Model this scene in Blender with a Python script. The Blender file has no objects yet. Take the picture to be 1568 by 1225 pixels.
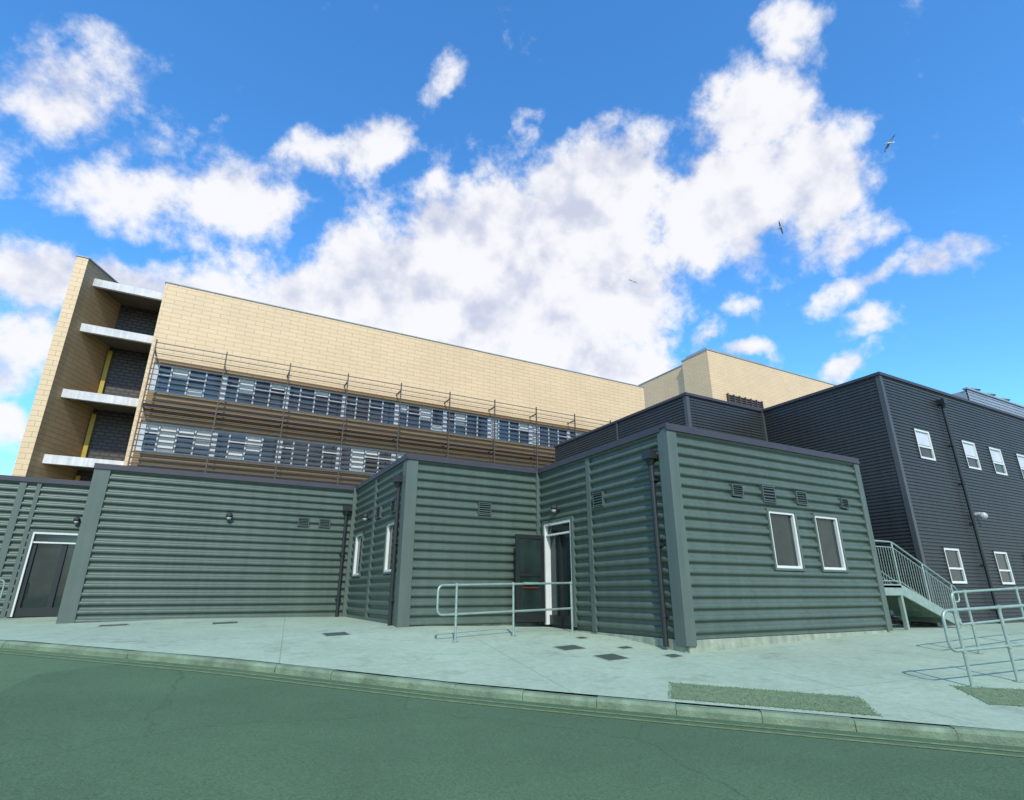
import bpy, math, random
from mathutils import Vector, Matrix
random.seed(7)
E = 1.6            # eye height above the road; heights below are quoted relative to it
scene = bpy.context.scene
R2 = math.sqrt(2)

# ------------------------------------------------------------------ helpers
def interp(x, xs, ys):
    if x <= xs[0]: return ys[0]
    for i in range(len(xs)-1):
        if x <= xs[i+1]:
            f = (x-xs[i])/(xs[i+1]-xs[i]); return ys[i]*(1-f)+ys[i+1]*f
    return ys[-1]
KT = 10.4
def ct(x, y): return (x-y)/R2, (x+y-KT)/R2
def xy(c, t):
    s = t*R2+KT; d = c*R2
    return (s+d)/2, (s-d)/2
def kerb_z(c): return interp(c, [-30,-10.9,-6.4,-2.9,-.8,3.1,9,30], [-.6,-.74,-.9,-1.09,-1.17,-1.3,-1.36,-1.4])
def far_z(c): return interp(c, [-30,-11,-6,0,4,10,30], [-.55,-.57,-.61,-.83,-.77,-.78,-.8])
def gct(c, t):
    if t <= 0:
        return kerb_z(c)-.10+.036*max(t,-8) + E
    f = min(t/interp(c,[0,4],[4.5,7.2]), 1)
    return kerb_z(c)*(1-f)+far_z(c)*f + E
def gz(x, y):
    c, t = ct(x, y); return gct(c, t)

def empty(name):
    o = bpy.data.objects.new(name, None); scene.collection.objects.link(o); return o

class Part:
    def __init__(s, name, parent, mat):
        s.name, s.parent, s.mat = name, parent, mat; s.v=[]; s.f=[]; s.smooth=False
    def box(s, x0,x1,y0,y1,z0,z1):
        if x0>x1: x0,x1=x1,x0
        if y0>y1: y0,y1=y1,y0
        n=len(s.v)
        s.v += [(x0,y0,z0),(x1,y0,z0),(x1,y1,z0),(x0,y1,z0),(x0,y0,z1),(x1,y0,z1),(x1,y1,z1),(x0,y1,z1)]
        s.f += [(n,n+3,n+2,n+1),(n+4,n+5,n+6,n+7),(n,n+1,n+5,n+4),(n+1,n+2,n+6,n+5),(n+2,n+3,n+7,n+6),(n+3,n,n+4,n+7)]
        return s
    def prism(s, pts, z0, z1):
        n=len(s.v); k=len(pts)
        s.v += [(p[0],p[1],z0) for p in pts]+[(p[0],p[1],z1) for p in pts]
        s.f += [tuple(n+i for i in reversed(range(k))), tuple(n+k+i for i in range(k))]
        s.f += [(n+i, n+(i+1)%k, n+k+(i+1)%k, n+k+i) for i in range(k)]
        return s
    def quad(s, a,b,c,d):
        n=len(s.v); s.v += [a,b,c,d]; s.f.append((n,n+1,n+2,n+3)); return s
    def tube(s, p, q, r, r2=None, seg=10):
        r2 = r if r2 is None else r2
        p=Vector(p); q=Vector(q); d=(q-p).normalized()
        a=d.orthogonal().normalized(); b=d.cross(a); n=len(s.v)
        for P,rr in ((p,r),(q,r2)):
            for i in range(seg):
                t=2*math.pi*i/seg; s.v.append(tuple(P+a*rr*math.cos(t)+b*rr*math.sin(t)))
        for i in range(seg):
            j=(i+1)%seg; s.f.append((n+i,n+j,n+seg+j,n+seg+i))
        s.f.append(tuple(n+i for i in reversed(range(seg)))); s.f.append(tuple(n+seg+i for i in range(seg)))
        return s
    def ball(s, c, rx, ry, rz, seg=12, rings=7):
        n=len(s.v)
        for i in range(rings+1):
            th=math.pi*i/rings
            for j in range(seg):
                ph=2*math.pi*j/seg
                s.v.append((c[0]+rx*math.sin(th)*math.cos(ph), c[1]+ry*math.sin(th)*math.sin(ph), c[2]+rz*math.cos(th)))
        for i in range(rings):
            for j in range(seg):
                k=(j+1)%seg; s.f.append((n+i*seg+j, n+(i+1)*seg+j, n+(i+1)*seg+k, n+i*seg+k))
        return s
    def done(s, bevel=0):
        if not s.v: return None
        me=bpy.data.meshes.new(s.name); me.from_pydata(s.v,[],s.f); me.validate(); me.update()
        me.materials.append(s.mat)
        o=bpy.data.objects.new(s.name, me); scene.collection.objects.link(o)
        if s.parent: o.parent=s.parent
        if bevel:
            m=o.modifiers.new("bevel",'BEVEL'); m.width=bevel; m.segments=2; m.limit_method='ANGLE'
        return o

# wall frame: ('x',c) faces -Y at y=c ; ('y',c) faces -X at x=c ; ('Y',c) faces +X at x=c
def W(w, s, o, z):
    k,c = w
    if k=='x': return (s, c-o, z+E)
    if k=='y': return (c-o, s, z+E)
    return (c+o, s, z+E)
def lbox(part, w, s0,s1,o0,o1,z0,z1):
    a=W(w,s0,o0,z0); b=W(w,s1,o1,z1)
    part.box(a[0],b[0],a[1],b[1],min(a[2],b[2]),max(a[2],b[2]))

PROF_WIDE=[(i/14, .5+.5*math.tanh(1.7*math.cos(2*math.pi*i/14))/math.tanh(1.7)) for i in range(15)]
PROF_FINE=[(0,1),(.5,1),(.62,0),(.88,0),(1,1)]
def cladding(part, w, s0, s1, z0, z1, pitch, depth, openings=(), prof=PROF_WIDE):
    cuts=sorted({s0,s1,*[o[0] for o in openings],*[o[1] for o in openings]})
    cuts=[c for c in cuts if s0<=c<=s1]
    def off(z):
        f=(z/pitch)%1.0
        for i in range(len(prof)-1):
            if f<=prof[i+1][0]:
                g=(f-prof[i][0])/(prof[i+1][0]-prof[i][0]); return depth*(prof[i][1]*(1-g)+prof[i+1][1]*g)
        return depth*prof[-1][1]
    for a,b in zip(cuts[:-1],cuts[1:]):
        m=(a+b)/2
        rng=[(z0,z1)]
        for o in openings:
            if o[0]<m<o[1]:
                new=[]
                for r in rng:
                    if o[2]>r[0]: new.append((r[0],min(o[2],r[1])))
                    if o[3]<r[1]: new.append((max(o[3],r[0]),r[1]))
                rng=new
        for r0,r1 in rng:
            zs=[r0]; k=math.floor(r0/pitch)
            while k*pitch<r1:
                for f,_ in prof[:-1]:
                    z=(k+f)*pitch
                    if r0+1e-4<z<r1-1e-4: zs.append(z)
                k+=1
            zs.append(r1)
            for za,zb in zip(zs[:-1],zs[1:]):
                oa,ob=off(za+1e-6),off(zb-1e-6)
                q=[W(w,a,oa,za),W(w,b,oa,za),W(w,b,ob,zb),W(w,a,ob,zb)]
                if w[0]=='y': q.reverse()
                part.quad(*q)

# ------------------------------------------------------------------ materials
def mat(name, col, rough=.6, var=.15, scale=3.0, metal=0, bump=0, bscale=40, spec=.5, streak=0, stretch=(1,1,1)):
    m=bpy.data.materials.new(name); m.use_nodes=True; nt=m.node_tree; N=nt.nodes; L=nt.links
    b=N['Principled BSDF']
    g=N.new('ShaderNodeNewGeometry')
    mp=N.new('ShaderNodeMapping'); mp.inputs['Scale'].default_value=stretch; L.new(g.outputs['Position'],mp.inputs['Vector'])
    n=N.new('ShaderNodeTexNoise'); n.inputs['Scale'].default_value=scale; n.inputs['Detail'].default_value=5; n.inputs['Roughness'].default_value=.65
    L.new(mp.outputs[0],n.inputs['Vector'])
    mr=N.new('ShaderNodeMapRange'); mr.inputs['From Min'].default_value=.3; mr.inputs['From Max'].default_value=.7
    mr.inputs['To Min'].default_value=1-var; mr.inputs['To Max'].default_value=1+var
    L.new(n.outputs['Fac'],mr.inputs['Value'])
    fac=mr.outputs[0]
    if streak:
        mp2=N.new('ShaderNodeMapping'); mp2.inputs['Scale'].default_value=(5,5,.25); L.new(g.outputs['Position'],mp2.inputs['Vector'])
        n2=N.new('ShaderNodeTexNoise'); n2.inputs['Scale'].default_value=1.5; n2.inputs['Detail'].default_value=4
        L.new(mp2.outputs[0],n2.inputs['Vector'])
        m2=N.new('ShaderNodeMapRange'); m2.inputs['From Min'].default_value=.35; m2.inputs['From Max'].default_value=.7
        m2.inputs['To Min'].default_value=1-streak; m2.inputs['To Max'].default_value=1+streak
        L.new(n2.outputs['Fac'],m2.inputs['Value'])
        mu=N.new('ShaderNodeMath'); mu.operation='MULTIPLY'; L.new(fac,mu.inputs[0]); L.new(m2.outputs[0],mu.inputs[1]); fac=mu.outputs[0]
    vm=N.new('ShaderNodeVectorMath'); vm.operation='SCALE'; vm.inputs[0].default_value=col[:3]
    L.new(fac,vm.inputs['Scale']); L.new(vm.outputs[0],b.inputs['Base Color'])
    b.inputs['Roughness'].default_value=rough; b.inputs['Metallic'].default_value=metal
    b.inputs['Specular IOR Level'].default_value=spec
    if bump:
        n3=N.new('ShaderNodeTexNoise'); n3.inputs['Scale'].default_value=bscale; n3.inputs['Detail'].default_value=4
        L.new(g.outputs['Position'],n3.inputs['Vector'])
        bp=N.new('ShaderNodeBump'); bp.inputs['Strength'].default_value=bump; bp.inputs['Distance'].default_value=.02
        L.new(n3.outputs['Fac'],bp.inputs['Height']); L.new(bp.outputs[0],b.inputs['Normal'])
    return m

def tile_mat(name, c1, c2, mortar, bw=1.25, rh=.31, ms=.014):
    m=mat(name,(1,1,1),.55,.05,.5)
    nt=m.node_tree; N=nt.nodes; L=nt.links; b=N['Principled BSDF']
    g=N.new('ShaderNodeNewGeometry'); sx=N.new('ShaderNodeSeparateXYZ'); L.new(g.outputs['Position'],sx.inputs[0])
    ad=N.new('ShaderNodeMath'); ad.operation='ADD'; L.new(sx.outputs[0],ad.inputs[0]); L.new(sx.outputs[1],ad.inputs[1])
    cb=N.new('ShaderNodeCombineXYZ'); L.new(ad.outputs[0],cb.inputs[0]); L.new(sx.outputs[2],cb.inputs[1])
    br=N.new('ShaderNodeTexBrick'); L.new(cb.outputs[0],br.inputs['Vector'])
    br.inputs['Scale'].default_value=1; br.inputs['Brick Width'].default_value=bw; br.inputs['Row Height'].default_value=rh
    br.inputs['Mortar Size'].default_value=ms; br.inputs['Mortar Smooth'].default_value=.1; br.inputs['Bias'].default_value=0
    br.inputs['Color1'].default_value=(*c1,1); br.inputs['Color2'].default_value=(*c2,1); br.inputs['Mortar'].default_value=(*mortar,1)
    old=b.inputs['Base Color'].links[0].from_socket
    mx=N.new('ShaderNodeVectorMath'); mx.operation='MULTIPLY'; L.new(old,mx.inputs[0]); L.new(br.outputs['Color'],mx.inputs[1])
    L.new(mx.outputs[0],b.inputs['Base Color'])
    return m

M_clad = mat('green_grey_cladding',(.078,.112,.086),.42,.07,.6,streak=.10)
M_post = mat('green_grey_trim',(.088,.120,.096),.5,.08,1.2,streak=.08)
M_flash= mat('dark_flashing',(.046,.043,.050),.5,.12,2)
M_roof = mat('roof_membrane',(.07,.08,.08),.8,.2,2)
M_dark = mat('dark_cladding',(.037,.041,.039),.48,.12,.7,streak=.12)
M_darkpost=mat('dark_trim',(.066,.070,.068),.45,.1,1)
M_pipe = mat('black_downpipe',(.018,.022,.021),.4,.1,3)
M_white= mat('white_window_frame',(.66,.68,.62),.4,.05,3)
M_plinth=mat('concrete_plinth',(.29,.33,.24),.9,.25,4,bump=.5,streak=.15)
M_vent = mat('vent_metal',(.07,.10,.085),.45,.1,4)
M_black= mat('vent_void',(.008,.009,.01),.8,.1,4)
M_glass= mat('window_glass',(.020,.034,.028),.05,.5,.9,spec=.5)
M_glass2= mat('ribbon_glass',(.050,.078,.100),.06,.7,.45,spec=.9)
M_lamp = mat('lamp_housing',(.02,.022,.024),.5,.1,3)
M_lens = mat('lamp_lens',(.45,.46,.44),.3,.1,3)
M_galv = mat('galvanised_steel',(.32,.41,.34),.45,.15,8,metal=.4)
M_tile = tile_mat('sandstone_tile',(.71,.52,.295),(.68,.495,.275),(.43,.29,.15),1.1,.31,.015)
M_tile_shaded= tile_mat('sandstone_tile_shaded',(.37,.25,.125),(.34,.23,.11),(.17,.11,.05))  # darker copy of the sandstone tile; shade of the fin's inner face in its colour
M_spandrel_shaded = tile_mat('brown_spandrel_shaded',(.30,.185,.065),(.23,.14,.05),(.10,.06,.025),3.0,.14,.02)  # brown of the bands, deepened with the shade of the louvres in front
M_louv = mat('louvre_metal',(.075,.060,.050),.5,.12,1)
M_slab = mat('white_slab',(.62,.61,.58),.7,.14,1,streak=.12)
M_soff = mat('slab_soffit_shaded',(.13,.11,.085),.8,.15,1)  # underside of the white slabs, its shade painted as a dark colour
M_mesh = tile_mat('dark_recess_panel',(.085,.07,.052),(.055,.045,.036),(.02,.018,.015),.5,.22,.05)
M_yel  = mat('yellow_panel',(.42,.30,.015),.5,.1,2)
M_lgrey= mat('light_grey_cladding',(.26,.31,.35),.5,.1,1,streak=.1)
M_wing = mat('gull_grey',(.16,.17,.19),.7,.1,10)
M_gull = mat('gull_white',(.55,.56,.58),.7,.1,10)
M_blk  = mat('gull_black',(.015,.015,.017),.7,.1,10)
M_sign = mat('green_sign',(.01,.22,.09),.4,.05,5)
M_red  = mat('red_strip',(.30,.03,.02),.4,.05,5)
M_blind= mat('window_blind',(.52,.56,.58),.7,.12,2)
M_iron = mat('cast_iron',(.06,.085,.060),.6,.3,20,bump=.6,bscale=60)

def pavement_mat():
    m=mat('concrete_paving',(.345,.430,.305),.92,.09,.6,bump=.25,bscale=50,spec=.2)
    nt=m.node_tree; N=nt.nodes; L=nt.links; b=N['Principled BSDF']
    g=N.new('ShaderNodeNewGeometry')
    n=N.new('ShaderNodeTexNoise'); n.inputs['Scale'].default_value=9; n.inputs['Detail'].default_value=8; n.inputs['Roughness'].default_value=.75
    L.new(g.outputs['Position'],n.inputs['Vector'])
    mr=N.new('ShaderNodeMapRange'); mr.inputs['From Min'].default_value=.3; mr.inputs['From Max'].default_value=.7; mr.inputs['To Min'].default_value=.84; mr.inputs['To Max'].default_value=1.12
    L.new(n.outputs['Fac'],mr.inputs['Value'])
    mp=N.new('ShaderNodeMapping'); mp.inputs['Rotation'].default_value=(0,0,math.radians(8)); L.new(g.outputs['Position'],mp.inputs['Vector'])
    br=N.new('ShaderNodeTexBrick'); br.offset=0; L.new(mp.outputs[0],br.inputs['Vector'])
    br.inputs['Scale'].default_value=1; br.inputs['Brick Width'].default_value=3.4; br.inputs['Row Height'].default_value=3.0
    br.inputs['Mortar Size'].default_value=.009; br.inputs['Mortar Smooth'].default_value=.3
    br.inputs['Color1'].default_value=(1,1,1,1); br.inputs['Color2'].default_value=(.94,.94,.94,1); br.inputs['Mortar'].default_value=(.68,.68,.68,1)
    n2=N.new('ShaderNodeTexNoise'); n2.inputs['Scale'].default_value=1.7; n2.inputs['Detail'].default_value=7; n2.inputs['Roughness'].default_value=.7
    L.new(g.outputs['Position'],n2.inputs['Vector'])
    m2=N.new('ShaderNodeMapRange'); m2.inputs['From Min'].default_value=.54; m2.inputs['From Max'].default_value=.70; m2.inputs['To Min'].default_value=1; m2.inputs['To Max'].default_value=.76
    L.new(n2.outputs['Fac'],m2.inputs['Value'])
    mu=N.new('ShaderNodeMath'); mu.operation='MULTIPLY'; L.new(mr.outputs[0],mu.inputs[0]); L.new(m2.outputs[0],mu.inputs[1])
    old=b.inputs['Base Color'].links[0].from_socket
    a=N.new('ShaderNodeVectorMath'); a.operation='MULTIPLY'; L.new(old,a.inputs[0]); L.new(br.outputs['Color'],a.inputs[1])
    s=N.new('ShaderNodeVectorMath'); s.operation='SCALE'; L.new(a.outputs[0],s.inputs[0]); L.new(mu.outputs[0],s.inputs['Scale'])
    L.new(s.outputs[0],b.inputs['Base Color'])
    return m
def asphalt_mat():
    m=mat('asphalt',(.090,.155,.080),.95,.16,.28,bump=.5,bscale=120,spec=.2)
    nt=m.node_tree; N=nt.nodes; L=nt.links; b=N['Principled BSDF']
    g=N.new('ShaderNodeNewGeometry')
    n=N.new('ShaderNodeTexNoise'); n.inputs['Scale'].default_value=45; n.inputs['Detail'].default_value=6; n.inputs['Roughness'].default_value=.75
    L.new(g.outputs['Position'],n.inputs['Vector'])
    mr=N.new('ShaderNodeMapRange'); mr.inputs['From Min'].default_value=.3; mr.inputs['From Max'].default_value=.7; mr.inputs['To Min'].default_value=.62; mr.inputs['To Max'].default_value=1.38
    L.new(n.outputs['Fac'],mr.inputs['Value'])
    wn=N.new('ShaderNodeTexNoise'); wn.inputs['Scale'].default_value=1.6; wn.inputs['Detail'].default_value=6; L.new(g.outputs['Position'],wn.inputs['Vector'])
    ws=N.new('ShaderNodeVectorMath'); ws.operation='SCALE'; ws.inputs['Scale'].default_value=.6; L.new(wn.outputs['Color'],ws.inputs[0])
    wa=N.new('ShaderNodeVectorMath'); wa.operation='ADD'; L.new(g.outputs['Position'],wa.inputs[0]); L.new(ws.outputs[0],wa.inputs[1])
    vo=N.new('ShaderNodeTexVoronoi'); vo.feature='DISTANCE_TO_EDGE'; vo.inputs['Scale'].default_value=.26; L.new(wa.outputs[0],vo.inputs['Vector'])
    vr=N.new('ShaderNodeMapRange'); vr.inputs['From Min'].default_value=.001; vr.inputs['From Max'].default_value=.0035; vr.inputs['To Min'].default_value=.78; vr.inputs['To Max'].default_value=1
    L.new(vo.outputs['Distance'],vr.inputs['Value'])
    pn=N.new('ShaderNodeTexVoronoi'); pn.inputs['Scale'].default_value=.16; L.new(g.outputs['Position'],pn.inputs['Vector'])
    sp=N.new('ShaderNodeSeparateColor'); L.new(pn.outputs['Color'],sp.inputs[0])
    pr=N.new('ShaderNodeMapRange'); pr.inputs['From Min'].default_value=.2; pr.inputs['From Max'].default_value=.8; pr.inputs['To Min'].default_value=.86; pr.inputs['To Max'].default_value=1.07
    L.new(sp.outputs[0],pr.inputs['Value'])
    mu=N.new('ShaderNodeMath'); mu.operation='MULTIPLY'; L.new(mr.outputs[0],mu.inputs[0]); L.new(vr.outputs[0],mu.inputs[1])
    mv=N.new('ShaderNodeMath'); mv.operation='MULTIPLY'; L.new(mu.outputs[0],mv.inputs[0]); L.new(pr.outputs[0],mv.inputs[1])
    old=b.inputs['Base Color'].links[0].from_socket
    s=N.new('ShaderNodeVectorMath'); s.operation='SCALE'; L.new(old,s.inputs[0]); L.new(mv.outputs[0],s.inputs['Scale'])
    L.new(s.outputs[0],b.inputs['Base Color'])
    return m
M_pave=pavement_mat(); M_road=asphalt_mat()
M_kerb=mat('kerb_stone',(.165,.225,.140),.92,.38,2.5,bump=.6,spec=.2)
M_ground=mat('gravel_ground',(.12,.14,.11),.95,.3,1,bump=.5)
M_grass=mat('grass_soil',(.145,.205,.105),.95,.25,14,bump=.8,bscale=30)
M_blade=mat('grass_blade',(.125,.20,.08),.85,.4,6)
M_ypaint=mat('worn_yellow_paint',(.14,.19,.075),.9,.35,12)

# ------------------------------------------------------------------ ground, road, pavement, kerb
def sheet(name, cs, ts, m, dz=0, zf=None):
    v=[];f=[]
    for c in cs:
        for t in ts:
            x,y=xy(c,t); v.append((x,y,(zf or gct)(c,t)+dz))
    n=len(ts)
    for i in range(len(cs)-1):
        for j in range(n-1):
            f.append((i*n+j,(i+1)*n+j,(i+1)*n+j+1,i*n+j+1))
    me=bpy.data.meshes.new(name); me.from_pydata(v,[],f); me.materials.append(m)
    for p in me.polygons: p.use_smooth=True
    o=bpy.data.objects.new(name,me); scene.collection.objects.link(o); return o
def fr(a,b,n): return [a+(b-a)*i/n for i in range(n+1)]
cs=fr(-40,40,160)
sheet('ground',[-600,-200,-80]+cs+[80,200,600],[-600,-150,-60,-30,-8,-4,-.3,.3,2,4.5,12,40,120,600],M_ground,0,
      lambda c,t: min(gct(c,t), gct(c,-.3))-.16 if t<4 else gct(c,t)-.2)
sheet('road',cs,[-34,-20,-14,-8,-6,-4,-2,-1,0],M_road,0,lambda c,t:gct(c,min(t,-1e-6)))
sheet('pavement',cs,[.149]+fr(.5,7.5,14)+[9,12,20,34],M_pave)
kb=Part('kerb',None,M_kerb)
c=-38.0
while c<38:
    L_=.9; j=random.uniform(-.012,.012); jz=random.uniform(-.012,.004)
    a,b_=c+.003,c+L_-.003
    zt=[gct(a,1e-6)+.004+jz,gct(b_,1e-6)+.004+jz]; zb=[gct(a,-1e-6)-.1,gct(b_,-1e-6)-.1]
    ch=.035
    sec=[(0+j,None,-1),(0+j,-ch,0),(ch+j,0,0),(.15,0,0),(.15,None,-1)]
    n=len(kb.v)
    for e,cc in enumerate((a,b_)):
        for (t,dz,k) in sec:
            x,y=xy(cc,t); z=zb[e] if k==-1 else zt[e]+dz
            kb.v.append((x,y,z))
    for i in range(4): kb.f.append((n+i,n+i+1,n+5+i+1,n+5+i))
    kb.f.append((n+4,n+3,n+2,n+1,n)); kb.f.append((n+5,n+6,n+7,n+8,n+9))
    c+=L_
kb.done()
sheet('road_marking',cs,[-.42,-.36],M_ypaint,.005)
sheet('road_marking',cs,[-.24,-.18],M_ypaint,.005)
def verge(c0,c1,t0,t1,nb):
    e=empty('grass_patch')
    o=sheet('soil',fr(c0,c1,12),fr(t0,t1,6),M_grass,.006); o.parent=e
    p=Part('grass_blades',e,M_blade)
    for _ in range(nb):
        cc=random.uniform(c0-.04,c1+.04); tt=random.uniform(t0-.04,t1+.04); x,y=xy(cc,tt); z=gct(cc,tt)
        h=random.uniform(.006,.022); an=random.uniform(0,6.28); dx,dy=math.cos(an)*.006,math.sin(an)*.006
        lx,ly=random.uniform(-.015,.015),random.uniform(-.015,.015)
        n=len(p.v); p.v+=[(x-dx,y-dy,z),(x+dx,y+dy,z),(x+lx,y+ly,z+h)]; p.f.append((n,n+1,n+2))
    p.done()
verge(-.25,1.9,.28,1.05,6000)
verge(3.3,7.0,1.2,2.1,6000)
def manhole(x,y,w,d):
    e=empty('manhole_cover')
    def slab(name,x0,x1,y0,y1,m,h):
        v=[(a,b,gz(a,b)+h) for a,b in ((x0,y0),(x1,y0),(x1,y1),(x0,y1))]
        p=Part(name,e,m); p.v=v+[(a,b,c-.03) for a,b,c in v]
        p.f=[(0,1,2,3),(0,4,5,1),(1,5,6,2),(2,6,7,3),(3,7,4,0)]; p.done()
    slab('frame',x-w/2-.03,x+w/2+.03,y-d/2-.03,y+d/2+.03,M_plinth,.006)
    slab('lid',x-w/2,x+w/2,y-d/2,y+d/2,M_iron,.011)
for a in ((5.95,8.75,.42,.34),(6.1,7.8,.38,.40),(2.6,11.7,.42,.42),(.84,14.9,.5,.4),(-1.3,15.5,.5,.4),(6.75,9.5,.16,.16),(6.85,8.35,.2,.16),(7.1,7.45,.22,.2)):
    manhole(*a)

# ------------------------------------------------------------------ modular building
mb=empty('modular_building')
P_cl=Part('corrugated_cladding',mb,M_clad); P_post=Part('corner_posts',mb,M_post); P_fl=Part('parapet_flashing',mb,M_flash)
P_body=Part('roof_and_core',mb,M_roof); P_pl=Part('plinth',mb,M_plinth)
P_fr=Part('window_frames',mb,M_white); P_tr=Part('window_trim',mb,M_post); P_gl=Part('window_glass',mb,M_glass)
P_v=Part('wall_vents',mb,M_vent); P_vb=Part('vent_voids',mb,M_black)
P_pp=Part('downpipes',mb,M_pipe); P_lm=Part('wall_lamps',mb,M_lamp); P_ln=Part('lamp_lenses',mb,M_lens)
TOP=3.0; PD=.058; PITCH=.196
def window(w,s0,s1,z0,z1,fr_,tr,gl,fw=.06,mid=None,trim=True,out=.06):
    t=.045
    if trim:
        for a in ((s0-t,s1+t,z1,z1+t),(s0-t,s1+t,z0-t,z0),(s0-t,s0,z0,z1),(s1,s1+t,z0,z1)):
            lbox(tr,w,a[0],a[1],-.09,out,a[2],a[3])
    else:
        for a in ((s0-.012,s1+.012,z1,z1+.012),(s0-.012,s1+.012,z0-.012,z0),(s0-.012,s0,z0,z1),(s1,s1+.012,z0,z1)):
            lbox(tr,w,a[0],a[1],-.09,out-.01,a[2],a[3])
    o0,o1=-.05,out-.022
    lbox(fr_,w,s0,s1,o0,o1,z1-fw,z1); lbox(fr_,w,s0,s1,o0,o1,z0,z0+fw)
    lbox(fr_,w,s0,s0+fw,o0,o1,z0+fw,z1-fw); lbox(fr_,w,s1-fw,s1,o0,o1,z0+fw,z1-fw)
    if mid:
        zz=z0+(z1-z0)*mid; lbox(fr_,w,s0+fw,s1-fw,o0,o1-.004,zz-fw*.4,zz+fw*.4)
    lbox(gl,w,s0+fw*.5,s1-fw*.5,-.04,-.012,z0+fw*.5,z1-fw*.5)
def vent(w,s,z,sw=.28,sh=.24,pv=None,pb=None):
    pv=pv or P_v; pb=pb or P_vb; o=.055
    lbox(pb,w,s-sw/2,s+sw/2,-.02,o+.01,z-sh/2,z+sh/2)
    f=.02
    for a in ((s-sw/2-f,s+sw/2+f,z+sh/2,z+sh/2+f),(s-sw/2-f,s+sw/2+f,z-sh/2-f,z-sh/2),(s-sw/2-f,s-sw/2,z-sh/2,z+sh/2),(s+sw/2,s+sw/2+f,z-sh/2,z+sh/2)):
        lbox(pv,w,a[0],a[1],0,o+.035,a[2],a[3])
    n=5
    for i in range(n):
        zc=z-sh/2+sh*(i+.5)/n; h=sh/n
        q=[W(w,s-sw/2,o+.012,zc+h*.3),W(w,s+sw/2,o+.012,zc+h*.3),W(w,s+sw/2,o+.035,zc-h*.2),W(w,s-sw/2,o+.035,zc-h*.2)]
        pv.quad(*q)
def lamp(w,s,z):
    a=W(w,s,.03,z); b=W(w,s,.10,z); cpt=W(w,s,.14,z+.03)
    P_lm.tube(a,b,.07); P_lm.ball(cpt,.085,.085,.075); P_ln.ball(W(w,s,.145,z-.02),.062,.062,.06)
def pipe(w,s,z0,z1,part=None,r=.05,hop=True):
    part=part or P_pp; o=.07+r
    part.tube(W(w,s,o,z0),W(w,s,o,z1),r,seg=12)
    z=z0+.5
    while z<z1-.3:
        lbox(part,w,s-r-.03,s+r+.03,.02,o+r*.3,z-.02,z+.02); part.tube(W(w,s,o,z-.035),W(w,s,o,z+.035),r*1.22,seg=12); z+=1.2
    if hop:
        lbox(part,w,s-.11,s+.11,.02,.24,z1,z1+.16); part.tube(W(w,s,o+.02,z1-.12),W(w,s,o+.02,z1),r*1.05,.1)
def joint(w,s,z0,z1,wd=.16,part=None,o=.062):
    lbox(part or P_post,w,s-wd/2,s+wd/2,-.05,o,z0,z1)
ZB=-.62
wS=('x',19.9); wL=('x',16.9); wML=('y',4.0); wM=('x',12.2); wRL=('y',7.5); wR=('x',7.53); wRR=('Y',13.48); wLL=('y',-2.44)
cladding(P_cl,wS,-12,-2.44,ZB,TOP,PITCH,PD,[(-3.95,-2.5,-2,1.62)])
cladding(P_cl,wLL,16.9,19.9,ZB,TOP,PITCH,PD)
cladding(P_cl,wL,-2.44,4.0,ZB,TOP,PITCH,PD)
cladding(P_cl,wML,12.2,16.9,ZB,TOP,PITCH,PD,[(12.66,13.42,.49,1.6),(15.65,16.42,.49,1.6)])
cladding(P_cl,wM,4.0,7.5,ZB,TOP,PITCH,PD)
cladding(P_cl,wRL,7.53,12.2,-.72,TOP,PITCH,PD,[(10.72,11.88,-2,1.64)])
cladding(P_cl,wR,7.5,13.48,-.72,TOP,PITCH,PD,[(10.02,10.84,.49,1.61),(11.5,12.3,.49,1.61)])
cladding(P_cl,wRR,7.53,12.38,-.72,TOP,PITCH,PD)
for a in ((10.02,10.84),(11.5,12.3)): window(wR,a[0],a[1],.49,1.61,P_fr,P_tr,P_gl,.05,out=.07)
for a in ((12.66,13.42),(15.65,16.42)): window(wML,a[0],a[1],.49,1.6,P_fr,P_tr,P_gl,.05,out=.07)
def vol(part,x0,x1,y0,y1,z0,z1): part.box(x0,x1,y0,y1,z0+E,z1+E)
for (x0,x1,y0,y1) in ((-12,-2.34,20.02,24),(-2.34,13.2,17.0,24),(4.1,13.2,12.3,17.0),(7.6,13.38,7.63,12.3)):
    vol(P_body,x0,x1,y0,y1,-1.3,TOP-.03)
def flash(w,s0,s1):
    lbox(P_fl,w,s0,s1,-.22,.085,TOP,TOP+.075); 
    lbox(P_fl,w,s0,s1,.062,.097,TOP-.06,TOP-.001)
flash(wS,-12,-2.3); flash(wL,-2.53,4.0-.09); flash(wM,4.0-.09,7.41); flash(wR,7.5-.09,13.56)
for w,a,b in ((wML,12.2+.001,16.8),(wRL,7.53+.225,12.11),(wLL,16.9+.225,19.8),(wRR,7.53+.225,12.3)):
    a2 = a+.225 if w is wML else a
    lbox(P_fl,w,a2,b,-.22,.085,TOP,TOP+.072); lbox(P_fl,w,a-.13,b,.062,.097,TOP-.06,TOP-.001)
for w,a,b in ((wS,-12,-2.44),(wL,-2.44,4.02),(wML,12.22,16.9),(wM,4.02,7.52),(wRL,7.55,12.2),(wR,7.52,13.46),(wRR,7.55,12.3)):
    lbox(P_pl,w,a,b,-.095,-.004 if w not in (wRL,wR) else .03,-1.4,ZB-.01 if w not in (wRL,wR,wRR) else -.73)
def cpost(x,y,wx,wy,zb):
    P_post.box(x-.070,x+wx,y-.070,y+wy,zb+E,TOP-.002+E)
cpost(-2.44,16.9,.27,.27,-.75); cpost(4.0,12.2,.20,.22,-.75); cpost(7.5,7.53,.17,.20,-.82)
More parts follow.
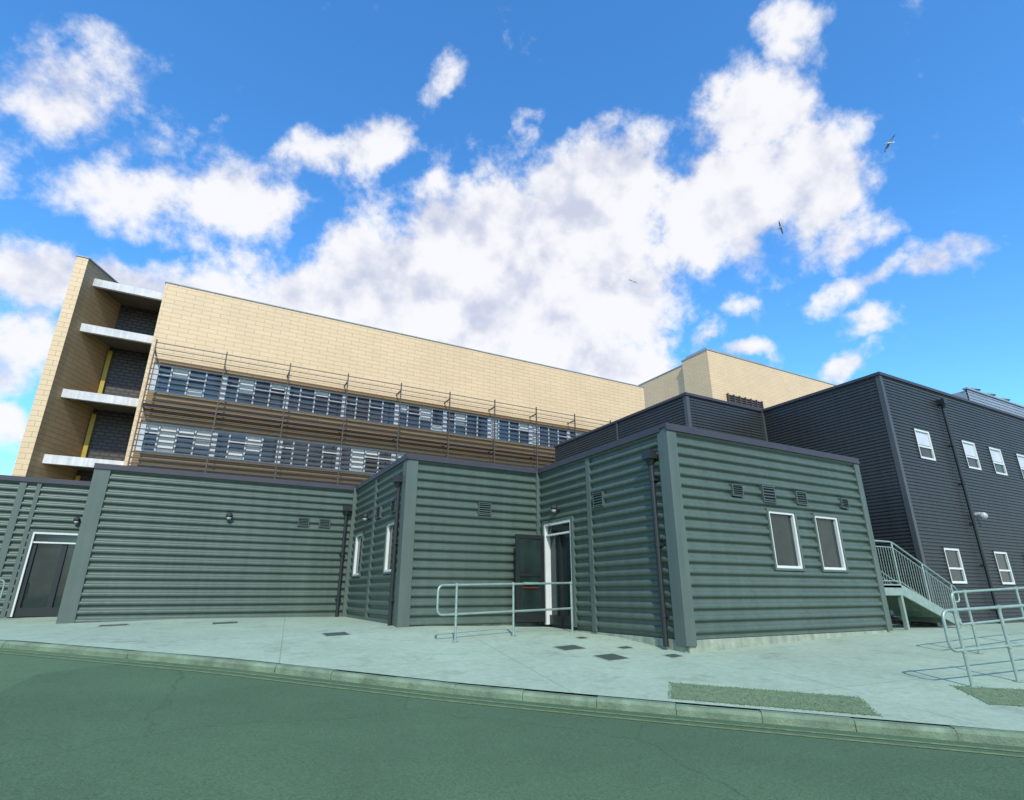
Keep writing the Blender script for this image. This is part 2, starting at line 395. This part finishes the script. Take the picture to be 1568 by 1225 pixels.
P_post.box(13.36,13.55,7.46,7.72,-.74+E,TOP-.002+E)
P_post.box(3.86,4.03,16.80,16.95,-.7+E,TOP-.002+E); P_post.box(7.38,7.53,12.10,12.25,-.7+E,TOP-.002+E)
joint(wML,14.7,ZB,TOP-.002); joint(wRL,10.02,-.72,TOP-.002,.14); joint(wS,-4.45,ZB,TOP-.002,.16); joint(wS,-2.9-3.9,ZB,TOP-.002,.12)
joint(wS,-4.1,ZB,TOP-.002,.10)
for s,sw,sh in ((9.17,.26,.2),(10.1,.34,.3),(11.14,.30,.24),(12.67,.22,.18)): vent(wR,s,1.94,sw,sh)
vent(wRL,9.66,1.93,.30,.28); vent(wM,5.92,1.94,.3,.26); vent(wL,2.54,1.93,.26,.2); vent(wL,3.12,1.93,.26,.2)
vent(wML,12.95,1.97,.3,.26); vent(wML,14.2,1.97,.3,.26)
lamp(wL,.64,1.95); lamp(wRL,11.3,1.93); lamp(wS,-3.05,1.95); lamp(wML,15.2,1.95)
pipe(wRL,7.9,-.85,2.45); pipe(wML,12.50,-.62,2.45,r=.045); pipe(wL,3.7,-.62,2.3,r=.045)
P_dk=Part('door_leaves',mb,M_pipe); P_sg=Part('door_sign',mb,M_sign); P_rd=Part('door_sign_strip',mb,M_red)
def doorframe(w,s0,s1,z0,z1):
    f=.045
    lbox(P_fr,w,s0,s1,-.09,.075,z1-.06,z1); lbox(P_fr,w,s0,s0+f,-.09,.075,z0,z1-.06); lbox(P_fr,w,s1-f,s1,-.09,.075,z0,z1-.06)
    lbox(P_fr,w,s0+f,s1-f,-.09,.05,z1-.30,z1-.26)
    lbox(P_gl,w,s0+f,s1-f,-.05,-.02,z1-.26,z1-.06)
    lbox(P_tr,w,s0-.07,s0-.001,-.05,.088,z0,z1+.06); lbox(P_tr,w,s1+.001,s1+.07,-.05,.088,z0,z1+.06)
    lbox(P_tr,w,s0,s1,-.05,.088,z1+.001,z1+.06)
doorframe(wRL,10.72,11.88,-.66,1.64)
lbox(P_gl,wRL,10.77,11.83,-.088,-.075,-.66,1.34)
lbox(P_dk,wRL,11.3,11.36,-.074,0,-.66,1.34)
lbox(P_dk,wRL,10.77,10.87,-.074,-.01,-.66,1.34); lbox(P_dk,wRL,10.77,11.83,-.0735,-.012,-.66,-.45)
def leaf(x0,x1,y,z0,z1,f=.09):
    P_dk.box(x0,x1,y,y+.05,z1-f+E,z1+E); P_dk.box(x0,x1,y,y+.05,z0+E,z0+f*2+E)
    P_dk.box(x0,x0+f,y,y+.05,z0+2*f+E,z1-f+E); P_dk.box(x1-f,x1,y,y+.05,z0+2*f+E,z1-f+E)
    P_dk.box(x0+f,x1-f,y+.002,y+.048,z0+1.0+E,z0+1.06+E)
    P_gl.box(x0+f*.5,x1-f*.5,y+.018,y+.03,z0+f+E,z1-f*.5+E)
leaf(6.62,7.40,11.84,-.6,1.36)
P_sg.box(6.80,7.22,11.825,11.839,.22+E,.28+E); P_rd.box(6.80,7.22,11.826,11.839,.14+E,.155+E)
P_wt=Part('sign_lettering',mb,M_white)
for i in range(7): P_wt.box(6.84+i*.05,6.87+i*.05,11.822,11.825,.24+E,.265+E)
doorframe(wS,-3.95,-2.5,-.55,1.62)
lbox(P_gl,wS,-3.9,-2.55,-.085,-.072,-.55,1.32)
for a,b in ((-3.9,-3.81),(-3.26,-3.14),(-2.64,-2.55)): lbox(P_dk,wS,a,b,-.071,.0,-.55,1.32)
lbox(P_dk,wS,-3.9,-2.55,-.0705,-.001,-.55,-.33)
for p in (P_cl,P_body,P_pl,P_fr,P_tr,P_gl,P_v,P_vb,P_pp,P_lm,P_ln,P_dk,P_sg,P_rd,P_wt,P_fl): p.done()
P_post.done(.006)

# ------------------------------------------------------------------ two-storey dark clad building
db=empty('dark_clad_building')
D_cl=Part('corrugated_cladding',db,M_dark); D_po=Part('corner_trim',db,M_darkpost); D_fl=Part('parapet_flashing',db,M_flash)
D_b=Part('roof_and_core',db,M_roof); D_f=Part('window_frames',db,M_white); D_t=Part('window_trim',db,M_darkpost); D_g=Part('window_glass',db,M_glass)
D_p=Part('downpipe',db,M_pipe); D_bl=Part('window_blinds',db,M_blind)
T2=6.2; p2=.098; d2=.024
wBL=('y',13.36); wB=('x',12.4); wCL=('y',17.1); wC=('x',8.3)
up=[(18.3,19.15),(21.1,21.95),(22.9,23.75),(24.9,25.75),(27.3,28.15)]
lo=[(18.3,19.15),(21.2,22.05),(23.2,24.05),(26,26.85)]
ops=[(a,b,3.8,4.72) for a,b in up]+[(a,b,.29,1.24) for a,b in lo]
cladding(D_cl,wC,17.1,44,-.9,T2,p2,d2,ops,PROF_FINE)
cladding(D_cl,wCL,8.3,12.4,-.9,T2,p2,d2,(),PROF_FINE)
cladding(D_cl,wB,13.36,17.1,-.9,T2,p2,d2,(),PROF_FINE)
cladding(D_cl,wBL,12.4,20.3,-.9,T2,p2,d2,(),PROF_FINE)
for a,b in up:
    window(wC,a,b,3.8,4.72,D_f,D_t,D_g,.06,.42,False,.055)
    lbox(D_bl,wC,a+.06,b-.06,-.011,-.008,3.8+.45,4.66)
for a,b in lo:
    window(wC,a,b,.29,1.24,D_f,D_t,D_g,.06,.42,False,.055)
vol(D_b,13.46,44,12.5,20.2,-1.3,T2-.03); vol(D_b,17.2,44,8.4,12.5,-1.3,T2-.03)
for x,y in ((17.1,8.3),(13.36,12.4)): D_po.box(x-.035,x+.10,y-.035,y+.10,-1+E,T2-.002+E)
D_po.box(17.0,17.13,12.32,12.43,-1+E,T2-.002+E)
D_po.box(13.31,13.345,15.9,15.98,-1+E,T2-.004+E)
D_po.box(27.2-.4,26.9,8.25,8.29,-1+E,T2-.004+E)
lbox(D_fl,wC,17.03,44,-.2,.07,T2,T2+.09); lbox(D_fl,wCL,8.51,12.329,-.2,.07,T2,T2+.085)
lbox(D_fl,wB,13.29,17.029,-.2,.07,T2,T2+.09); lbox(D_fl,wBL,12.61,20.3,-.2,.07,T2,T2+.085)
pipe(wC,20.25,-.9,5.75,D_p,.05)
D_l=Part('wall_lamps',db,M_lens)
D_l.tube(W(wC,20.75,.0,2.3),W(wC,20.75,.14,2.3),.07); D_l.ball(W(wC,20.75,.2,2.25),.11,.12,.11)
for p in (D_cl,D_po,D_fl,D_b,D_f,D_t,D_g,D_p,D_bl,D_l): p.done()

# ------------------------------------------------------------------ sandstone hospital building
hb=empty('hospital_building')
H_t=Part('tiled_walls',hb,M_tile); H_w=Part('brown_spandrels',hb,M_spandrel_shaded); H_g=Part('ribbon_glass',hb,M_glass2)
H_f=Part('window_frames',hb,M_blind); H_b=Part('window_blinds',hb,M_white); H_l=Part('sun_louvres',hb,M_louv)
H_c=Part('parapet_coping',hb,M_lgrey)
XL,XR,YF=-4.5,36.3,39.0
vol(H_t,XL,XR,YF+.45,56,-3,19.35)
vol(H_t,XL,XR,YF,YF+.45,14.0,19.352)
vol(H_t,XL,XL+.35,YF,YF+.45,-3,14.0)
H_c.box(XL-.05,XR+.05,YF-.05,YF+.5,19.352+E,19.42+E)
H_c.box(XL-.05,XL+.4,YF+.5,56,19.352+E,19.41+E)
rows=[(11.85,13.75),(8.1,9.95),(4.3,6.2),(.5,2.4)]
prev=14.0
for (z0,z1) in rows:
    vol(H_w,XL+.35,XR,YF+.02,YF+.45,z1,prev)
    prev=z0
    vol(H_g,XL+.35,XR,YF+.24,YF+.27,z0,z1)
    vol(H_f,XL+.35,XR,YF+.12,YF+.30,z0,z0+.10); vol(H_f,XL+.35,XR,YF+.12,YF+.30,z1-.10,z1)
    x=XL+.35; k=0
    while x<XR-.1:
        wdt=.09 if k%4 else .32
        vol(H_f,x,x+wdt,YF+.125,YF+.3,z0+.10,z1-.10)
        if random.random()<.6: vol(H_f,x+wdt,min(x+.975,XR),YF+.14,YF+.29,z0+1.15,z0+1.23)
        r=random.random()
        if r<.42:
            h=random.choice([.35,.6,1.0,1.0,1.65])
            vol(H_b,x+wdt+.02,x+.94,YF+.225,YF+.235,z1-.10-h,z1-.10)
        elif r<.56: vol(H_b,x+wdt+.02,x+.94,YF+.225,YF+.235,z0+.10,z0+.6)
        x+=.975; k+=1
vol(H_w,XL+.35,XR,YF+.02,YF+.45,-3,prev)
YL=YF-1.0
z=14.7; 
X0,X1=XL+.3,31.2
while z>2.5:
    n=len(H_l.v); th=.026; dr=.024
    y0,y1=YL-.06,YL+.06
    H_l.v+=[(X0,y0,z-dr-th+E),(X0,y0,z-dr+th+E),(X0,y1,z+dr+th+E),(X0,y1,z+dr-th+E),(X1,y0,z-dr-th+E),(X1,y0,z-dr+th+E),(X1,y1,z+dr+th+E),(X1,y1,z+dr-th+E)]
    H_l.f+=[(n,n+4,n+5,n+1),(n+1,n+5,n+6,n+2),(n+2,n+6,n+7,n+3),(n+3,n+7,n+4,n),(n,n+1,n+2,n+3),(n+4,n+7,n+6,n+5)]
    z-=.345
x=X0+.05
while x<X1+.2:
    vol(H_l,x-.035,x+.035,YL-.16,YL-.065,2.5,14.85)
    for zz in (14.3,10.75,6.95,3.2): vol(H_l,x-.04,x+.04,YL-.06,YF-.003,zz-.08,zz+.0)
    x+=3.9
for zz in (10.82,7.02,3.27):
    for yy in (YL+.12,YL+.30,YL+.48,YL+.66,YL+.84): vol(H_l,X0,X1,yy,yy+.1,zz-.06,zz-.02)
# stair-tower recess: fin wall, slabs, recess panels
H_fin=Part('fin_wall',hb,M_tile_shaded)
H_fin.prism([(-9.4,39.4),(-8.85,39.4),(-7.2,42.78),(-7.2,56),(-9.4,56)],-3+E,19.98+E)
H_ff=Part('fin_lit_front',hb,M_tile); H_ff.box(-9.42,-8.83,39.33,39.40,-3+E,19.99+E)  # thin skin in the lit tile colour over the shade-coloured fin
H_c.prism([(-9.47,39.28),(-8.80,39.28),(-7.12,42.80),(-7.12,56.05),(-9.47,56.05)],19.99+E,20.06+E)
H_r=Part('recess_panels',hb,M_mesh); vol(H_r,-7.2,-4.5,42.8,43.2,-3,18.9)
H_y=Part('yellow_panels',hb,M_yel)
for z0,z1 in ((11.5,15.3),(7.5,10.9),(2,6.9)):
    vol(H_y,-7.18,-6.95,42.55,42.795,z0,z1)
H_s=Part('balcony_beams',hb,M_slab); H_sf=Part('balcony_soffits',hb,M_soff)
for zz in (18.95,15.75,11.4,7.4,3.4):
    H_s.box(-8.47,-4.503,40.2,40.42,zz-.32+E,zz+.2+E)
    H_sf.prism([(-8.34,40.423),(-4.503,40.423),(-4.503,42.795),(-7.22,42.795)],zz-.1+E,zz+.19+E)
for p in (H_t,H_w,H_g,H_f,H_b,H_l,H_c,H_fin,H_ff,H_r,H_y,H_s,H_sf): p.done()

# ------------------------------------------------------------------ rear tower block
tb=empty('hospital_tower')
T_t=Part('tiled_walls',tb,M_tile); vol(T_t,49,82,41.5,45.5,-3,27.2); vol(T_t,49.6,82,45.5,72,-3,27.0)
T_c=Part('parapet_coping',tb,M_lgrey); T_c.box(48.93,60,41.43,45.6,27.2+E,27.32+E); T_c.box(49.53,82,45.6,72,27.0+E,27.10+E); T_c.box(60,82,41.43,45.6,27.2+E,27.3+E)
vol(T_c,49.6,59.5,42.1,45.4,27.31,27.9)
T_l=Part('plant_louvre',tb,M_louv)
z=20.0
while z<22: vol(T_l,51.3,57.2,41.3,41.46,z,z+.12); z+=.27
x=51.3
while x<57.3: vol(T_l,x,x+.12,41.2,41.499,19.9,22.1); x+=.98
T_v=Part('louvre_void',tb,M_spandrel_shaded); vol(T_v,51.35,57.2,41.47,41.498,19.95,22.05)
for p in (T_t,T_c,T_l,T_v): p.done()
# light grey plant building behind the two-storey block
gb=empty('plant_building')
G=Part('walls',gb,M_lgrey); cladding(G,('x',21.7),59,95,-1,17.6,.3,.05,(),PROF_FINE); vol(G,59,95,21.8,34,-1,17.5)
G2=Part('roof_vents',gb,M_galv)
for x in (62.5,65.5,68.5):
    G2.tube((x,22.5,17.6+E),(x,22.5,18.3+E),.4,seg=16); G2.tube((x,22.5,18.3+E),(x,22.5,18.6+E),.6,.2,seg=16)
G3=Part('parapet',gb,M_lgrey); vol(G3,58.9,95,21.55,21.95,17.6,17.75)
for p in (G,G2,G3): p.done()

# ------------------------------------------------------------------ handrails
def fillet(pts,r=.12,n=6):
    out=[Vector(pts[0])]
    for i in range(1,len(pts)-1):
        a,b,c_=Vector(pts[i-1]),Vector(pts[i]),Vector(pts[i+1])
        u=(a-b).normalized(); v=(c_-b).normalized()
        rr=min(r,(a-b).length*.45,(c_-b).length*.45)
        p,q=b+u*rr,b+v*rr
        for k in range(n+1):
            t=k/n; out.append(p*(1-t)**2+b*2*t*(1-t)+q*t*t)
    out.append(Vector(pts[-1])); return out
def railpipe(name,parent,pts,r,m,closed=False):
    cu=bpy.data.curves.new(name,'CURVE'); cu.dimensions='3D'; cu.bevel_depth=r; cu.bevel_resolution=4; cu.use_fill_caps=True
    P=fillet(pts); sp=cu.splines.new('POLY'); sp.points.add(len(P)-1)
    for i,p in enumerate(P): sp.points[i].co=(*p,1)
    cu.materials.append(m); o=bpy.data.objects.new(name,cu); scene.collection.objects.link(o); o.parent=parent
def handrail(a,b,posts,h=1.0,low=.5):
    e=empty('handrail')
    def g(p,hh): return (p[0],p[1],gz(*p)+hh)
    railpipe('rails',e,[g(b,h),g(a,h),g(a,low),g(b,low)],.021,M_galv)
    p=Part('posts',e,M_galv)
    for f in posts:
        q=(a[0]+(b[0]-a[0])*f,a[1]+(b[1]-a[1])*f); z=gz(*q)
        zt=g(a,h)[2]*(1-f)+g(b,h)[2]*f
        p.tube((q[0],q[1],z-.05),(q[0],q[1],zt),.022,seg=12)
        p.tube((q[0],q[1],z+.002),(q[0],q[1],z+.012),.06,seg=14)
        for hh in (h,low):
            zz=g(a,hh)[2]*(1-f)+g(b,hh)[2]*f
            p.tube((q[0],q[1],zz-.03),(q[0],q[1],zz+.03),.031,seg=12)
    p.done()
handrail((3.98,10.03),(7.22,10.45),(.12,.52,.99),.98,.47)
handrail((8.95,4.25),(12.3,3.62),(.07,.33,.8),.94,.44)
handrail((11.6,5.3),(16.5,4.8),(.08,.4,.75),1.0,.48)
handrail((-4.0,18.7),(-6.6,18.5),(.04,.5,.9),.95,.45)

# ------------------------------------------------------------------ metal staircase
st=empty('metal_staircase')
S_s=Part('treads_and_stringers',st,M_galv); S_r=Part('guard_rails',st,M_galv)
ya,yb=7.7,8.9; xa,xb,xe=13.62,14.7,17.0; zl=.2; gb_=gz(17.0,8.2)-E
S_s.box(xa,xb,ya,yb+.5,zl-.05+E,zl+E)
nst=7; rise=(zl-gb_)/nst; run=(xe-xb)/(nst-1)
for i in range(1,nst):
    x0=xb+(i-1)*run; zz=zl-rise*i
    S_s.box(x0,x0+run+.03,ya+.05,yb-.05,zz-.035+E,zz+E)
    S_s.box(x0+.0,x0+.012,ya+.05,yb-.05,zz+E,zz+rise-.04+E)
for y in (ya,yb):
    n=len(S_s.v); y1=y+.045
    pr=[(xa,zl-.22),(xb,zl-.22),(xe+.05,gb_-.02),(xe+.05,gb_+.2),(xb,zl+.03),(xa,zl+.03)]
    for yy in (y,y1):
        for (x,zz) in pr: S_s.v.append((x,yy,zz+E))
    S_s.f+=[tuple(range(n,n+6)),tuple(reversed(range(n+6,n+12)))]+[(n+i,n+6+i,n+6+(i+1)%6,n+(i+1)%6) for i in range(6)]
for x,y in ((14.65,ya+.05),(14.65,yb),(13.7,ya+.05),(13.7,yb)): S_s.box(x-.04,x+.04,y-.04,y+.04,-1+E,zl-.05+E)
def top(x): return zl if x<=xb else zl-(x-xb)*(zl-gb_)/(xe-xb)
for y in (ya+.02,yb+.02):
    h=1.0
    railpipe('top_rail',st,[(xa,y,top(xa)+h+E),(xb,y,top(xb)+h+E),(xe,y,top(xe)+h+.02+E),(xe+.25,y,top(xe)+h-.1+E),(xe+.25,y,top(xe)+.6+E),(xe,y,top(xe)+.6+E)],.021,M_galv)
    railpipe('mid_rail',st,[(xa,y,top(xa)+.87+E),(xb,y,top(xb)+.87+E),(xe,y,top(xe)+.87+E)],.014,M_galv)
    railpipe('bottom_rail',st,[(xa,y,top(xa)+.1+E),(xb,y,top(xb)+.1+E),(xe,y,top(xe)+.12+E)],.014,M_galv)
    x=xa+.05
    while x<xe:
        S_r.tube((x,y,top(x)+.1+E),(x,y,top(x)+.87+E),.007,seg=6); x+=.105
    for x in (xa+.02,xb,(xb+xe)/2,xe): S_r.tube((x,y,top(x)-.1+E),(x,y,top(x)+h+E),.021,seg=12)
S_s.done(); S_r.done()
# ------------------------------------------------------------------ gulls
def gull(loc, wing, view, scale, tilt):
    w=Vector(wing).normalized(); v=Vector(view).normalized()
    w=(w-v*w.dot(v)*.5).normalized()
    f=w.cross(v).normalized(); f=(f*(1-tilt)+v*tilt); f=(f-w*f.dot(w)).normalized(); u=f.cross(w).normalized()
    mt=Matrix(((w.x,f.x,u.x,loc[0]),(w.y,f.y,u.y,loc[1]),(w.z,f.z,u.z,loc[2]),(0,0,0,1)))@Matrix.Scale(scale,4)
    V=[];F=[];MI=[]
    prof=[(-.27,.008,0),(-.20,.03,0),(-.10,.055,0),(.0,.07,-.005),(.10,.065,-.005),(.17,.042,.01),(.215,.036,.018),(.25,.03,.018),(.27,.012,.012),(.315,.004,.004)]
    S=10
    for (y,r,z) in prof:
        for i in range(S):
            t=2*math.pi*i/S; V.append((r*math.cos(t),y,z+r*.9*math.sin(t)))
    for k in range(len(prof)-1):
        for i in range(S):
            j=(i+1)%S; F.append((k*S+i,k*S+j,(k+1)*S+j,(k+1)*S+i)); MI.append(0 if k<8 else 2)
    n=len(V); V+=[(-.015,-.2,.0),(.015,-.2,.0),(.075,-.36,.0),(0,-.375,.0),(-.075,-.36,.0)]; F.append((n,n+1,n+2,n+3,n+4)); MI.append(0)
    for sgn in (1,-1):
        st_=[(.04,.10,-.09,.02),(.22,.155,-.05,.09),(.36,.15,-.03,.10),(.52,.07,-.05,.06),(.62,-.03,-.08,.03),(.70,-.13,-.14,.0)]
        n=len(V)
        for (x,le,te,z) in st_:
            V+= [(sgn*x,le,z+.006),(sgn*x,(le+te)/2,z+.014),(sgn*x,te,z)]
        for i in range(len(st_)-1):
            for q in (0,1):
                a=n+i*3+q; F.append((a,a+1,a+4,a+3)); MI.append(1 if i<3 else 2)
    me=bpy.data.meshes.new('gull'); me.from_pydata(V,[],F)
    for m in (M_gull,M_wing,M_blk): me.materials.append(m)
    for p,mi in zip(me.polygons,MI): p.material_index=mi; p.use_smooth=True
    o=bpy.data.objects.new('gull',me); scene.collection.objects.link(o); o.matrix_world=mt
    s=o.modifiers.new('s','SOLIDIFY'); s.thickness=.008
gull((34.4,13,27+E),(.49,-.27,.83),(34,13,27),.95,.55)
gull((33.4,20.4,25.1+E),(-.1,.05,1),(33,20,25),.8,.5)
gull((42,45.4,36.5+E),(.8,-.5,-.5),(42,45,36),.9,.5)

# ------------------------------------------------------------------ sun + sky
SUN_AZ=math.radians(201); SUN_EL=math.radians(42)
sd=Vector((math.sin(SUN_AZ)*math.cos(SUN_EL),math.cos(SUN_AZ)*math.cos(SUN_EL),math.sin(SUN_EL)))
sl=bpy.data.lights.new('sun','SUN'); sl.energy=3.5; sl.angle=math.radians(.6); sl.color=(1,.945,.86)
so=bpy.data.objects.new('sun',sl); scene.collection.objects.link(so); so.rotation_euler=(-sd).to_track_quat('-Z','Y').to_euler()

world=bpy.data.worlds.new("World"); scene.world=world; world.use_nodes=True
nt=world.node_tree; N=nt.nodes; L=nt.links
bg=N['Background']; BS=.15; bg.inputs['Strength'].default_value=BS
sky=N.new('ShaderNodeTexSky'); sky.sky_type='NISHITA'; sky.sun_disc=False; sky.sun_elevation=SUN_EL; sky.sun_rotation=SUN_AZ
sky.air_density=1.0; sky.dust_density=.5; sky.ozone_density=2.0
tc=N.new('ShaderNodeTexCoord'); D=tc.outputs['Generated']
def math_(op,a,b=None,c=None,clamp=False):
    n=N.new('ShaderNodeMath'); n.operation=op; n.use_clamp=clamp
    for i,x in enumerate((a,b,c)):
        if x is None: continue
        if isinstance(x,(int,float)): n.inputs[i].default_value=x
        else: L.new(x,n.inputs[i])
    return n.outputs[0]
def vmath(op,a,b=None,sc=None):
    n=N.new('ShaderNodeVectorMath'); n.operation=op
    for i,x in enumerate((a,b)):
        if x is None: continue
        if isinstance(x,(tuple,Vector)): n.inputs[i].default_value=x
        else: L.new(x,n.inputs[i])
    if sc is not None: n.inputs['Scale'].default_value=sc
    return n.outputs['Value'] if op in('DOT_PRODUCT','LENGTH') else n.outputs[0]
def noise(vec,scale,detail,rough,dist=0):
    n=N.new('ShaderNodeTexNoise'); n.inputs['Scale'].default_value=scale; n.inputs['Detail'].default_value=detail; n.inputs['Roughness'].default_value=rough
    n.inputs['Distortion'].default_value=dist; L.new(vec,n.inputs['Vector']); return n
def smooth(v,a,b,lo=0,hi=1):
    n=N.new('ShaderNodeMapRange'); n.interpolation_type='SMOOTHSTEP'
    n.inputs['From Min'].default_value=a; n.inputs['From Max'].default_value=b; n.inputs['To Min'].default_value=lo; n.inputs['To Max'].default_value=hi
    L.new(v,n.inputs['Value']); return n.outputs[0]
hs=N.new('ShaderNodeHueSaturation'); hs.inputs['Saturation'].default_value=1.22; hs.inputs['Value'].default_value=1.0; L.new(sky.outputs[0],hs.inputs['Color'])
skyc=vmath('MULTIPLY',hs.outputs[0],(1.25,1.85,2.12))
# tangent chart of the sky over the north-east side of the site (a fixed compass bearing)
hd=math.radians(61.2); th=math.radians(19.25)
Fv=Vector((math.cos(hd)*math.cos(th),math.sin(hd)*math.cos(th),math.sin(th)))
Rv=Vector((math.sin(hd),-math.cos(hd),0)); Uv=Rv.cross(Fv)
df=vmath('DOT_PRODUCT',D,Fv); dfm=math_('MAXIMUM',df,.08)
cx=math_('DIVIDE',vmath('DOT_PRODUCT',D,Rv),dfm); cy=math_('DIVIDE',vmath('DOT_PRODUCT',D,Uv),dfm)
cb=N.new('ShaderNodeCombineXYZ'); L.new(cx,cb.inputs[0]); L.new(cy,cb.inputs[1])
wn=noise(D,6,4,.6); wv=vmath('SCALE',vmath('SUBTRACT',wn.outputs['Color'],(.5,.5,.5)),None,.17)
wv=vmath('MULTIPLY',wv,(1,1,0))
chart=vmath('ADD',cb.outputs[0],wv)
clouds=[(-.77,.57,.16,.11,-10,.95),(-.67,.45,.09,.06,0,.55),
 (-.23,.48,.09,.07,35,.85),(-.12,.57,.12,.045,50,.75),(-.30,.46,.06,.05,0,.6),
 (-.66,.36,.17,.08,-15,.80),(-.48,.32,.16,.11,0,.85),(-.36,.43,.11,.05,35,.65),(-.45,.22,.15,.08,0,.9),
 (-.85,.22,.18,.08,0,.9),(-.62,.20,.28,.075,-8,1.15),(-.36,.17,.24,.09,0,1.2),
 (-.24,.22,.18,.12,15,1.15),(-.03,.27,.24,.15,20,1.45),(.12,.34,.17,.14,35,1.3),(.14,.47,.09,.06,50,.85),(-.13,.34,.11,.08,10,.95),
 (.15,.21,.20,.16,0,1.4),(0,.13,.30,.11,-8,1.35),(.19,.07,.16,.06,-15,1.05),
 (.42,.36,.15,.12,25,1.2),(.52,.40,.13,.13,0,1.2),(.45,.52,.13,.10,40,1.1),(.52,.66,.09,.10,0,.95),
 (.62,.30,.12,.07,20,.78),(.77,.25,.12,.05,22,.84),(.64,.21,.11,.035,20,.70),(.40,.17,.06,.03,20,.6),(.78,.34,.06,.02,30,.5),
 (.58,.06,.10,.035,15,.8),(.35,.11,.06,.035,30,.75),(.43,.09,.08,.03,0,.75),(.27,.11,.06,.04,0,.65),(.65,.14,.07,.03,0,.55),
 (-.90,.09,.11,.09,0,.9),(-.92,-.04,.07,.07,0,.85),(-.93,.40,.05,.05,0,.6),(.05,.50,.06,.03,40,.45),(.30,.27,.09,.12,0,1.0)]
f=None
for (x,y,rx,ry,rot,wt) in clouds:
    mp=N.new('ShaderNodeMapping'); mp.vector_type='TEXTURE'; mp.inputs['Location'].default_value=(x,y,0); mp.inputs['Rotation'].default_value=(0,0,math.radians(rot)); mp.inputs['Scale'].default_value=(rx,ry,1)
    L.new(chart,mp.inputs['Vector'])
    b=smooth(vmath('LENGTH',mp.outputs[0]),0,1.6,wt,0)
    f=b if f is None else math_('MAXIMUM',f,b)
n1=noise(D,8.5,10,.62); nv=n1.outputs['Fac']
dens=math_('ADD',f,math_('MULTIPLY',math_('SUBTRACT',nv,.5),2.3))
mask=smooth(dens,.26,.80)
gate=smooth(df,.1,.3)
mask=math_('MULTIPLY',mask,gate)
nb=noise(D,2.6,5,.6); 
szd=N.new('ShaderNodeSeparateXYZ'); L.new(D,szd.inputs[0])
lowc=smooth(szd.outputs[2],.02,.35,.22,0)  # unseen low clouds behind the camera, added to cool reflections in the glass
mb_=math_('MULTIPLY',smooth(math_('ADD',nb.outputs['Fac'],lowc),.52,.68),math_('SUBTRACT',1,gate))
mask=math_('MAXIMUM',mask,mb_)
mask=math_('MULTIPLY',mask,.97)
n2=noise(vmath('ADD',D,(.02,.02,-.045)),8.5,5,.55)
n3=noise(D,8.5,5,.55)
lowf=math_('MULTIPLY',math_('SUBTRACT',noise(D,3.3,3,.5).outputs['Fac'],.46),.5)
sh=math_('ADD',math_('SUBTRACT',n3.outputs['Fac'],n2.outputs['Fac']),lowf)
shf=smooth(sh,-.22,.07)
mc=N.new('ShaderNodeMix'); mc.data_type='RGBA'; L.new(shf,mc.inputs['Factor'])
mc.inputs[6].default_value=(.62/BS,.66/BS,.81/BS,1); mc.inputs[7].default_value=(.97/BS,.97/BS,1.0/BS,1)
mx=N.new('ShaderNodeMix'); mx.data_type='RGBA'; L.new(mask,mx.inputs['Factor']); L.new(skyc,mx.inputs[6]); L.new(mc.outputs[2],mx.inputs[7])
L.new(mx.outputs[2],bg.inputs['Color'])

# ------------------------------------------------------------------ camera
cam=bpy.data.cameras.new('camera'); co=bpy.data.objects.new('camera',cam); scene.collection.objects.link(co)
co.location=(0,0,E); co.rotation_euler=(math.radians(90+19.25),0,math.radians(-28.8))
cam.sensor_width=36; cam.sensor_fit='HORIZONTAL'; cam.lens=19.58; cam.clip_start=.05; cam.clip_end=3000
scene.camera=co
scene.view_settings.view_transform='Standard'; scene.view_settings.look='None'; scene.view_settings.exposure=0
